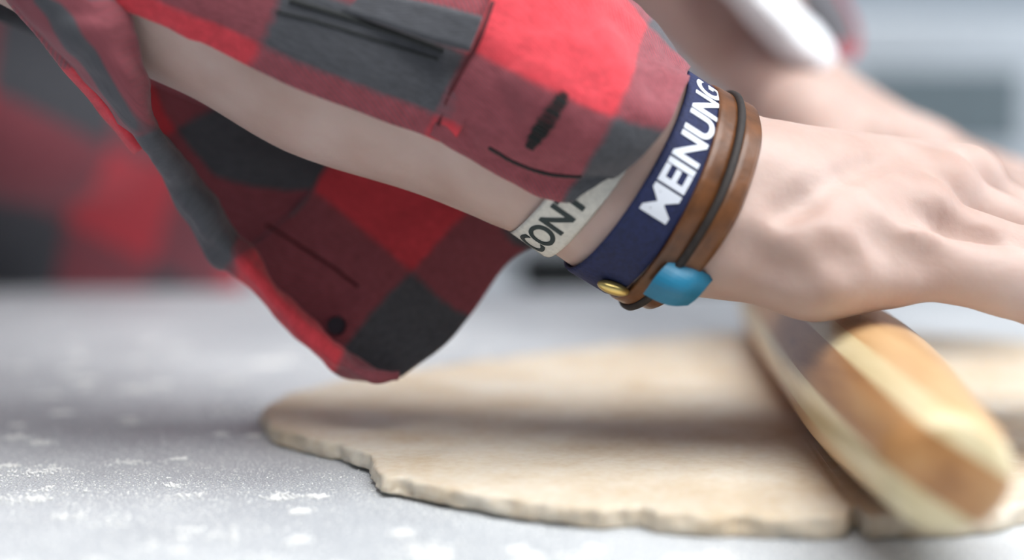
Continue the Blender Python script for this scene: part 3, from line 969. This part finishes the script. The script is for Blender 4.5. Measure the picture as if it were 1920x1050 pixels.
aa = cr_interp(np.array(sA)[:, None], 5)[:, 0]; bb = cr_interp(np.array(sB)[:, None], 5)[:, 0]
SH_N = 61
V, UVs, L = [], [], 0.0
for i in range(len(cs)):
    if i: L += float(np.linalg.norm(cs[i] - cs[i - 1]))
    r_ = ring_pts(Vector(cs[i]), aa[i], bb[i], SH_N, seed=i * 0.12)
    V += r_
    UVs += [(k / (SH_N - 1), L) for k in range(SH_N)]
F = [(i * SH_N + k, i * SH_N + k + 1, (i + 1) * SH_N + k + 1, (i + 1) * SH_N + k) for i in range(len(cs) - 1) for k in range(SH_N - 1)]
V = push_out(V, 0.006, [BODY[0]], 4)
# lay the check of the cloth: three points of the photograph fix its cell size and slant
tb_ = BVHTree.FromPolygons([Vector(v) for v in V], F)
A_, B_ = [], []
feat = lambda u_, v_: [u_, v_, v_ * v_, u_ * v_, 1.0]
for (x_, y_), uv_ in (((90, 160), (1.5, 1.5)), ((280, 245), (2.5, 1.5)), ((45, 335), (1.5, 2.5)), ((225, 395), (2.5, 2.5)), ((18, 490), (1.5, 3.5)), ((185, 560), (2.5, 3.5))):
    loc, _, fi, _ = tb_.ray_cast(Vector((0, 0, CAM_H)), px_ray(x_, y_))
    vi = min(F[fi], key=lambda q: (Vector(V[q]) - loc).length)
    A_.append(feat(*UVs[vi])); B_.append(uv_)
S_ = np.linalg.lstsq(np.array(A_), np.array(B_), rcond=None)[0]
UVs = (np.array([feat(*q) for q in UVs]) @ S_).tolist()
shirt = mesh_obj('shirt_body', V, F, M_PLAID, person, uvs=UVs)
md = shirt.modifiers.new('thickness', 'SOLIDIFY'); md.thickness = 0.002
# collar
def collar():
    c0 = Vector((-0.262, 0.825, 0.49))
    up = (head_c - shl).normalized()
    V, F, uv = [], [], []
    n = 28
    for j, (r, h_) in enumerate(((0.074, -0.01), (0.072, 0.025), (0.080, 0.028), (0.098, -0.005))):
        for k in range(n + 1):
            an = math.radians(25) + (2 * math.pi - math.radians(50)) * k / n
            d_ = TOR_F * math.cos(an) + TOR_S * math.sin(an)
            V.append(c0 + d_ * r + up * h_); uv.append((k * 0.35, j * 0.6))
    for j in range(3):
        for k in range(n):
            F.append((j * (n + 1) + k, j * (n + 1) + k + 1, (j + 1) * (n + 1) + k + 1, (j + 1) * (n + 1) + k))
    o = mesh_obj('collar', V, F, M_PLAID, person, uvs=uv)
    md = o.modifiers.new('thickness', 'SOLIDIFY'); md.thickness = 0.002
collar()
# trousers and shoes (behind the table)
for s in (-1, 1):
    hp = hip + TOR_S * (0.085 * s) + Vector((0, 0, -0.05))
    kn = hp + Vector((0.0, 0.02, -0.30)) + TOR_F * 0.03
    an = Vector((kn.x, kn.y, FZ + 0.07)) - TOR_F * 0.02
    rings = []
    for t, c, r in ((0, hp, 0.105), (1, lerp(hp, kn, 0.5), 0.088), (2, kn, 0.070), (3, lerp(kn, an, 0.5), 0.064), (4, an, 0.058)):
        rings.append([c + Vector((math.cos(2 * math.pi * k / 24) * r, math.sin(2 * math.pi * k / 24) * r, 0)) for k in range(24)])
    loft('trouser_leg', rings, M_DENIM, person)
    bm = bmesh.new()
    bmesh.ops.create_cube(bm, size=1)
    bmesh.ops.subdivide_edges(bm, edges=list(bm.edges), cuts=3, use_grid_fill=True)
    Mx = Matrix((TOR_F, TOR_S, Vector((0, 0, 1)))).transposed().to_4x4()
    for v in bm.verts:
        x, y, z = v.co
        taper = 1 - 0.5 * max(0, x) ** 2 * 2
        v.co = Vector((x * 0.28, y * 0.10 * taper, (z + 0.5) * (0.085 - 0.05 * max(0, x + 0.1))))
    bmesh.ops.transform(bm, matrix=Matrix.Translation(Vector((an.x, an.y, FZ)) + TOR_F * 0.06) @ Mx, verts=bm.verts)
    bm_obj('shoe', bm, M_SHOE, person, True)
bm = bmesh.new()
bmesh.ops.create_uvsphere(bm, u_segments=32, v_segments=16, radius=1)
Mx = Matrix((hs, hf, hu)).transposed().to_4x4()
for v in bm.verts:
    x, y, z = v.co
    k = 1 + 0.05 * noise.noise(v.co * 6)
    v.co = Vector((x * 0.084 * k, y * 0.106 * k - 0.018, z * 0.098 * k + 0.035))
bmesh.ops.bisect_plane(bm, geom=bm.verts[:] + bm.edges[:] + bm.faces[:], plane_co=(0, 0.02, 0.045), plane_no=(0, 0.8, -0.75), clear_outer=True)
bmesh.ops.transform(bm, matrix=Matrix.Translation(head_c) @ Mx, verts=bm.verts)
bm_obj('hair', bm, M_HAIR, person, True)
for s in (-1, 1):
    bm = bmesh.new()
    bmesh.ops.create_uvsphere(bm, u_segments=16, v_segments=10, radius=0.0125, matrix=Matrix.Translation(HD(0.083, s * 0.030, 0.006)))
    bm_obj('eye', bm, M_EYE, person, True)

# --- far arm: white inner cuff and the open plaid cuff behind it
wc = [[(1150, -230, .78, 0, 0), (1215, -262, .77, 0, .3), (1290, -270, .78, 0, .6), (1330, -250, .80, 0, 1)],
      [(1290, -80, .66, 0, 0), (1345, -95, .645, 0, .3), (1420, -100, .655, 0, .6), (1460, -80, .69, 0, 1)],
      [(1372, 0, .65, 0, 0), (1405, -10, .632, 0, .3), (1450, -15, .640, 0, .6), (1482, 0, .67, 0, 1)],
      [(1428, 62, .640, 0, 0), (1462, 50, .624, 0, .3), (1504, 38, .630, 0, .6), (1532, 48, .655, 0, 1)],
      [(1480, 115, .632, 0, 0), (1508, 104, .620, 0, .3), (1540, 88, .625, 0, .6), (1558, 92, .648, 0, 1)],
      [(1522, 138, .632, 0, 0), (1538, 134, .626, 0, .3), (1554, 124, .630, 0, .6), (1562, 122, .645, 0, 1)]]
patch('white_cuff', wc, M_WHITECLOTH, person, 8, 8, thick=0.003, wrinkle=0.0008, push=False)
fc = [[(1215, -300, .83, .2, 1.2), (1285, -315, .82, .2, 1.5), (1340, -300, .84, .2, 1.8), (1370, -260, .86, .2, 2.2)],
      [(1410, -130, .73, 1.2, 1.2), (1470, -140, .72, 1.2, 1.5), (1540, -130, .74, 1.2, 1.8), (1570, -90, .77, 1.2, 2.2)],
      [(1450, -30, .715, 1.5, 1.2), (1500, -35, .705, 1.5, 1.5), (1545, -30, .72, 1.5, 1.8), (1580, -10, .75, 1.5, 2.2)],
      [(1500, 30, .70, 1.7, 1.2), (1535, 25, .69, 1.7, 1.5), (1572, 25, .705, 1.7, 1.8), (1602, 38, .735, 1.7, 2.2)],
      [(1535, 80, .69, 1.95, 1.2), (1560, 72, .685, 1.95, 1.5), (1585, 70, .70, 1.95, 1.8), (1612, 80, .725, 1.95, 2.2)],
      [(1555, 115, .685, 2.2, 1.2), (1568, 110, .682, 2.2, 1.5), (1582, 108, .69, 2.2, 1.8), (1598, 112, .71, 2.2, 2.2)]]
patch('far_cuff', fc, M_PLAID, person, 8, 8, thick=0.002, wrinkle=0.001, push=False)

# ------------------------------------------------------------------ wristbands
def band_path(center, axis, n=96, r0=0.07):
    """loop where the plane through center meets the arm"""
    axis = Vector(axis).normalized()
    u = axis.orthogonal().normalized(); w = axis.cross(u)
    pts = []
    groups = [g for g in BODY if g.prims is r_arm or g.prims is r_palm or g in r_fg or g in tend]
    for k in range(n):
        an = 2 * math.pi * k / n
        dr = u * math.cos(an) + w * math.sin(an)
        lo_, hi_ = 0.0, r0
        ts = np.linspace(0.01, r0, 60)
        f = field(groups, np.array([list(Vector(center) + dr * t) for t in ts]))
        ins = np.where(f < 0)[0]
        pts.append(ts[ins[-1]] - f[ins[-1]] if len(ins) else 0.02)
    a = np.array(pts)
    # tight cloth bridges hollows
    for _ in range(6):
        sm = (np.roll(a, 1) + np.roll(a, -1) + 2 * a) / 4
        a = np.maximum(sm, a * 0.5 + sm * 0.5)
    return [Vector(center) + (u * math.cos(2 * math.pi * k / n) + w * math.sin(2 * math.pi * k / n)) * float(a[k]) for k in range(n)], axis

class Band:
    def __init__(s, center, axis, width, thick, off=0.0006, droop=None):
        s.path, s.axis = band_path(center, axis)
        s.c = Vector(center)
        s.w, s.t, s.off = width, thick, off
        if droop:
            s.path = [p + Vector(droop) * max(0.0, -((p - s.c).normalized().z)) for p in s.path]
        n = len(s.path)
        s.nrm = []
        for i in range(n):
            t = (s.path[(i + 1) % n] - s.path[i - 1]).normalized()
            q = t.cross(s.axis).normalized()
            if q.dot(s.path[i] - s.c) < 0: q = -q
            s.nrm.append(q)
        s.L = [0.0]
        for i in range(n):
            s.L.append(s.L[-1] + (s.path[(i + 1) % n] - s.path[i]).length)
    def follow(s, v):
        """half-width edge hugs the arm: radial distance re-measured"""
        return v
    def at(s, dist, y, h_):
        n = len(s.path)
        dist %= s.L[-1]
        i = int(np.searchsorted(s.L, dist, side='right') - 1) % n
        f = (dist - s.L[i]) / max(s.L[i + 1] - s.L[i], 1e-9)
        p = s.path[i].lerp(s.path[(i + 1) % n], f)
        q = s.nrm[i].lerp(s.nrm[(i + 1) % n], f)
        return p + s.axis * y + q * (s.off + h_)
    def mesh(s, name, mat_, parent):
        n = len(s.path)
        prof = [(-.5, 0), (-.5, .7), (-.42, 1), (-.2, 1.0), (.2, 1.0), (.42, 1), (.5, .7), (.5, 0)]
        V, F = [], []
        for i in range(n):
            for a, b in prof:
                V.append(s.path[i] + s.axis * (a * s.w) + s.nrm[i] * (s.off + b * s.t))
        m_ = len(prof)
        for i in range(n):
            j = (i + 1) % n
            for k in range(m_):
                F.append((i * m_ + k, i * m_ + (k + 1) % m_, j * m_ + (k + 1) % m_, j * m_ + k))
        V = push_out(V, 0.0003, [g for g in BODY if g.prims is r_arm or g.prims is r_palm or g in tend], 2)
        return mesh_obj(name, V, F, mat_, parent)
    def nearest(s, px, py):
        """distance along the loop of the visible point nearest a pixel"""
        best = None
        r = px_ray(px, py); o = Vector((0, 0, CAM_H))
        for i, p in enumerate(s.path):
            if s.nrm[i].dot(o - p) <= 0: continue
            v = p - o
            e = (v - r * v.dot(r)).length
            if best is None or e < best[0]: best = (e, s.L[i])
        return best[1]

def band_text(band, txt, size, start, direction, flip, mat_, parent, spacing=1.0, h_=None, yoff=0.0, bold=0.0):
    cu = bpy.data.curves.new('lettering', 'FONT')
    cu.body = txt
    cu.size = size
    cu.space_character = spacing
    cu.offset = bold
    cu.extrude = 0.00012
    cu.align_y = 'CENTER'
    tmp = bpy.data.objects.new('tmp_text', cu)
    COL.objects.link(tmp)
    dg = bpy.context.evaluated_depsgraph_get()
    m0 = tmp.evaluated_get(dg).to_mesh()
    bm = bmesh.new(); bm.from_mesh(m0)
    tmp.evaluated_get(dg).to_mesh_clear()
    bpy.data.objects.remove(tmp); bpy.data.curves.remove(cu)
    bmesh.ops.triangulate(bm, faces=bm.faces[:])
    for _ in range(2):
        long = [e for e in bm.edges if e.calc_length() > size * 0.25]
        if long: bmesh.ops.subdivide_edges(bm, edges=long, cuts=1)
    top = h_ if h_ is not None else band.t + 0.0002
    for v in bm.verts:
        x, y, z = v.co
        v.co = band.at(start + direction * x, flip * y + yoff, top + z)
    bmesh.ops.recalc_face_normals(bm, faces=bm.faces[:])
    return bm_obj('lettering', bm, mat_, parent)

arm_ax = (P(1310, 365, 0.412) - P(1000, 245, 0.412)).normalized()

def up_dir(b, px, py):
    """+1 when growing arc length moves up in the picture at that point"""
    s0 = b.nearest(px, py)
    return 1 if b.at(s0 + 0.004, 0, 0).z > b.at(s0, 0, 0).z else -1

# white lettered band, furthest up the arm
wb_ax = (arm_ax + Vector((0.0, 0.10, -0.30))).normalized()
wb = Band(P(1068, 345, 0.412), wb_ax, 0.0145, 0.0012)
white_band = empty('wristband', P(1030, 330, 0.412), 'off-white fabric wristband with dark lettering next to the plaid cuff', 'wristband', None)
wbm = wb.mesh('strap', M_OFFWHITE, white_band)
s0 = wb.nearest(1000, 482); dr = up_dir(wb, 1030, 440)
band_text(wb, 'CONT', 0.0118, s0, dr, -1, M_DARKPRINT, white_band, 0.95, bold=0.0002)

# navy band
nb_ax = (arm_ax + Vector((0.0, 0.14, -0.22))).normalized()
nb_c = P(1205, 345, 0.412)
nbd = Band(nb_c, nb_ax, 0.0155, 0.0013)
navy = empty('wristband', nb_c, 'navy blue woven wristband with white capital letters', 'wristband')
nbd.mesh('strap', M_NAVY, navy)
s0 = nbd.nearest(1195, 385); dr = up_dir(nbd, 1240, 320)
band_text(nbd, 'MEINUNG', 0.0128, s0, dr, -1, M_WHITEPRINT, navy, 0.92, bold=0.0003)

# leather bracelet with two straps, clasp and turquoise tube
lb_ax = (arm_ax + Vector((0.0, 0.16, -0.12))).normalized()
lb_c = P(1290, 375, 0.411)
leather = empty('leather_bracelet', lb_c, 'brown leather double-strap bracelet with a turquoise tube and brass clasp', 'bracelet')
l1 = Band(P(1254, 368, 0.411), lb_ax, 0.0070, 0.0016, droop=(0.0, 0, -0.0015))
l1.mesh('strap', M_LEATHER, leather)
l2 = Band(P(1298, 384, 0.411), lb_ax, 0.0062, 0.0016, droop=(-0.003, 0, -0.0015))
l2.mesh('strap', M_LEATHER, leather)
cordb = Band(P(1275, 376, 0.411), lb_ax, 0.003, 0.0022, droop=(-0.002, 0, -0.002))
cord = tube('cord_bracelet', [cordb.at(t, 0, 0.0018) for t in np.linspace(0, cordb.L[-1], 97)[:-1]], 0.0013, M_CORD, None, 8, True)
tag(cord, 'thin dark cord bracelet lying between the leather straps', 'bracelet')
# turquoise tube folded over the straps
tq = [[(x, y, d, 0, 0) for x, y, d in row] for row in (
      ((1264, 486, .3815), (1244, 504, .3790), (1224, 527, .3790), (1208, 548, .3830)),
      ((1288, 497, .3800), (1270, 518, .3770), (1252, 541, .3770), (1236, 562, .3815)),
      ((1312, 509, .3800), (1296, 530, .3772), (1278, 551, .3772), (1262, 569, .3815)),
      ((1336, 521, .3830), (1320, 539, .3805), (1304, 556, .3805), (1288, 568, .3840)))]
tqo, _ = patch('turquoise_tube', tq, M_TURQ, leather, 4, 4, thick=0.0018, wrinkle=0.0, push=False)
tqo.data.polygons.foreach_set('use_smooth', [False] * len(tqo.data.polygons))
bm = bmesh.new()
bmesh.ops.create_uvsphere(bm, u_segments=20, v_segments=12, radius=1)
cpos = P(1150, 540, 0.390)
for v in bm.verts:
    v.co = Vector((v.co.x * 0.0052, v.co.y * 0.003, v.co.z * 0.0021))
bmesh.ops.transform(bm, matrix=Matrix.Translation(cpos) @ Matrix.Rotation(math.radians(18), 4, 'Y'), verts=bm.verts)
bm_obj('clasp', bm, M_GOLD, leather, True)

# ------------------------------------------------------------------ rolling pin: laminated, tapered
pin = empty('rolling_pin', (PIN_A.x + PIN_Dir.x * 0.2, PIN_A.y + 0.2, DOUGH_T), 'tapered laminated wooden rolling pin with brown and cream strips', 'rolling pin')
ROLL = math.radians(-58)     # the lamination planes lean over
side0 = PIN_Dir.cross(Vector((0, 0, 1))).normalized()
side = Matrix.Rotation(ROLL, 3, PIN_Dir) @ side0
def pin_mesh():
    bm = bmesh.new()
    ss = list(np.concatenate([[0, 0.001, 0.002, 0.004, 0.007, 0.010], np.linspace(0.018, PIN_L - 0.018, 34), PIN_L - np.array([0.010, 0.007, 0.004, 0.002, 0.001, 0.0])]))
    n = 56
    upv = side.cross(PIN_Dir).normalized()
    rings = []
    for s in ss:
        r = pin_r(s)
        rings.append([bm.verts.new(PIN_A + PIN_Dir * s + side * (math.cos(2 * math.pi * k / n) * r) + upv * (math.sin(2 * math.pi * k / n) * r)) for k in range(n)])
    for i in range(len(rings) - 1):
        for k in range(n):
            bm.faces.new((rings[i][k], rings[i][(k + 1) % n], rings[i + 1][(k + 1) % n], rings[i + 1][k]))
    bm.faces.new(rings[0][::-1]); bm.faces.new(rings[-1])
    bmesh.ops.recalc_face_normals(bm, faces=bm.faces[:])
    return bm
cuts = [-0.03, -0.0152, -0.0066, 0.0062, 0.0122, 0.03]
slab_mats = [M_WOOD_TAN, M_WOOD_CREAM, M_WOOD_BROWN, M_WOOD_CREAM, M_WOOD_TAN]
slab_names = ['beech_strip', 'maple_strip', 'cherry_strip', 'maple_strip', 'beech_strip']
for i in range(5):
    bm = pin_mesh()
    for c_, keep_pos in ((cuts[i], True), (cuts[i + 1], False)):
        if abs(c_) >= 0.03: continue
        res = bmesh.ops.bisect_plane(bm, geom=bm.verts[:] + bm.edges[:] + bm.faces[:], plane_co=PIN_A + side * c_, plane_no=side, clear_inner=keep_pos, clear_outer=not keep_pos)
        ed = [e for e in res['geom_cut'] if isinstance(e, bmesh.types.BMEdge)]
        bmesh.ops.holes_fill(bm, edges=ed)
    o = bm_obj(slab_names[i], bm, slab_mats[i], pin, True)
    o.data.set_sharp_from_angle(angle=math.radians(40))

# ------------------------------------------------------------------ dough
out_px = [(488, 800), (505, 832), (570, 852), (640, 870), (684, 886), (700, 900), (702, 918), (712, 930), (760, 940), (850, 958), (960, 978), (1120, 998), (1200, 990), (1228, 1003), (1320, 1010),
          (1420, 1012), (1530, 1015), (1585, 1013), (1598, 992), (1606, 994), (1622, 1013), (1700, 1012), (1790, 1010), (1860, 1003), (1910, 990), (1990, 972), (2120, 930), (2250, 870), (2300, 810), (2220, 740), (2080, 690),
          (1960, 668), (1860, 655), (1700, 645), (1500, 640), (1300, 650), (1130, 672), (960, 692), (780, 718), (640, 740), (540, 765)]
op = [G(x, y, 0.0) for x, y in out_px]
op = np.array([[p.x, p.y, 0] for p in op])
closed = np.concatenate([op, op[:1]])
seg = np.linalg.norm(np.diff(closed, axis=0), axis=1)
cum = np.concatenate([[0], np.cumsum(seg)])
ND = 900
sm = np.linspace(0, cum[-1], ND, endpoint=False)
ring = np.stack([np.interp(sm, cum, closed[:, i]) for i in range(3)], 1)
for _ in range(2):
    ring = (np.roll(ring, 1, 0) + np.roll(ring, -1, 0) + 2 * ring) / 4
cen = ring.mean(0)
DV, DF = [], []
def dough_ring(scale_in, z, jit, zj, seed):
    for i in range(ND):
        p = Vector(ring[i])
        d_ = (Vector(cen) - p); L_ = d_.length; d_ /= L_
        k1 = noise.noise(Vector((p.x * 130, p.y * 130, seed))) + 0.8 * noise.noise(Vector((p.x * 360, p.y * 360, seed * 0.6 + 4)))
        k2 = noise.noise(Vector((p.x * 90, p.y * 90, seed + 11)))
        ck = noise.noise(Vector((p.x * 75, p.y * 75, 31.0)))
        crack = max(0.0, ck - 0.30) * 0.010 * (1 if z > 0.001 else 0.3) if jit else 0.0
        if scale_in >= 0:
            q = p + d_ * (scale_in + k1 * jit + crack)
        else:
            q = p.lerp(Vector(cen), -scale_in)
        lift = 0.0
        if z < 0.002 and scale_in >= 0:
            t = (p.x + 0.09) / 0.13
            if 0 < t < 1 and p.y < 0.42: lift = 0.0010 * math.sin(math.pi * t)
        DV.append(Vector((q.x, q.y, z + k2 * zj + lift)))
levels = [(0.0010, 0.0001, 0.0008, 0), (0.0003, 0.0007, 0.0012, 0.0003), (-0.0, 0.0020, 0.0015, 0.0003), (0.0001, 0.0036, 0.0015, 0.0004), (0.0003, 0.0050, 0.0012, 0.0003), (0.0007, 0.0060, 0.0008, 0.0003), (0.0016, 0.0064, 0.0004, 0.0002), (0.0036, DOUGH_T, 0.0002, 0.0002)]
nr = 0
for k, (s_, z_, j_, zj_) in enumerate(levels):
    dough_ring(s_, z_, j_, zj_, 1.0 + k * 0.35); nr += 1
for t in (0.06, 0.10, 0.16, 0.24, 0.34, 0.46, 0.6, 0.75, 0.9):
    dough_ring(-t, DOUGH_T, 0, 0.0004 if t < 0.5 else 0.0001, 7.0); nr += 1
for r_ in range(nr - 1):
    for i in range(ND):
        j = (i + 1) % ND
        DF.append((r_ * ND + i, r_ * ND + j, (r_ + 1) * ND + j, (r_ + 1) * ND + i))
DF.append(tuple((nr - 1) * ND + i for i in range(ND)))
DF.append(tuple(range(ND))[::-1])
dough = mesh_obj('dough_sheet', DV, DF, M_DOUGH)
tag(dough, 'thin beige sheet of rolled dough with a crumbly torn edge', 'dough')

# ------------------------------------------------------------------ flour: grains and clumps
DPX, DPY = ring[:, 0], ring[:, 1]
def in_dough(x, y):
    x2, y2 = np.roll(DPX, -1), np.roll(DPY, -1)
    cr = ((DPY > y) != (y2 > y))
    xi = DPX + (y - DPY) * (x2 - DPX) / np.where(cr, y2 - DPY, 1.0)
    return bool(np.count_nonzero(cr & (x < xi)) % 2)
def grains(name, n, smin_, smax_, region, mat_, label, seed, lump=False):
    r = np.random.default_rng(seed)
    bm = bmesh.new()
    V, F = [], []
    base = bmesh.new(); bmesh.ops.create_icosphere(base, subdivisions=1 if not lump else 2, radius=1)
    bvs = np.array([v.co[:] for v in base.verts]); bfs = [tuple(v.index for v in f.verts) for f in base.faces]
    base.free(); bm.free()
    k = 0
    while k < n:
        x, y = region(r)
        if in_dough(x, y): continue
        s = smin_ + (smax_ - smin_) * r.random() ** 3
        dens = noise.noise(Vector((x * 14, y * 14, seed)))
        if r.random() > 0.55 + 0.6 * dens: continue
        jit = 1 + 0.35 * (r.random(len(bvs)) - 0.5)[:, None]
        v = bvs * jit * np.array([s * (0.8 + 0.5 * r.random()), s * (0.8 + 0.5 * r.random()), s * (0.5 if lump else 0.8)])
        o_ = len(V)
        z0 = 0.0
        V.extend((v + np.array([x, y, z0 + s * (0.48 if lump else 0.62)])).tolist())
        F.extend([tuple(o_ + i for i in f) for f in bfs])
        k += 1
    o = mesh_obj(name, V, F, mat_)
    return tag(o, label, 'flour', kind='stuff')
def reg_near(r):
    y = 0.27 + 0.40 * r.random() ** 1.3
    half = y * 0.42
    return (r.random() * 2 - 1) * half, y
heaps = []
while len(heaps) < 110:
    y_ = 0.285 + 0.42 * rng.random() ** 1.6
    x_ = (rng.random() * 1.5 - 1.0) * y_ * 0.42
    if not in_dough(x_, y_):
        heaps.append((x_, y_, 0.0010 + 0.0035 * rng.random() ** 2))
def reg_heap(r):
    x, y, w = heaps[int(r.random() * len(heaps))]
    return x + r.normal() * w * 1.3, y + r.normal() * w
grains('flour_dusting', 30000, 0.00010, 0.00034, reg_near, M_FLOUR, 'fine white flour dusted over the grey table top', 3)
grains('flour_clumps', 13000, 0.00016, 0.00065, reg_heap, M_FLOUR, 'small loose heaps of white flour on the grey table top', 9)
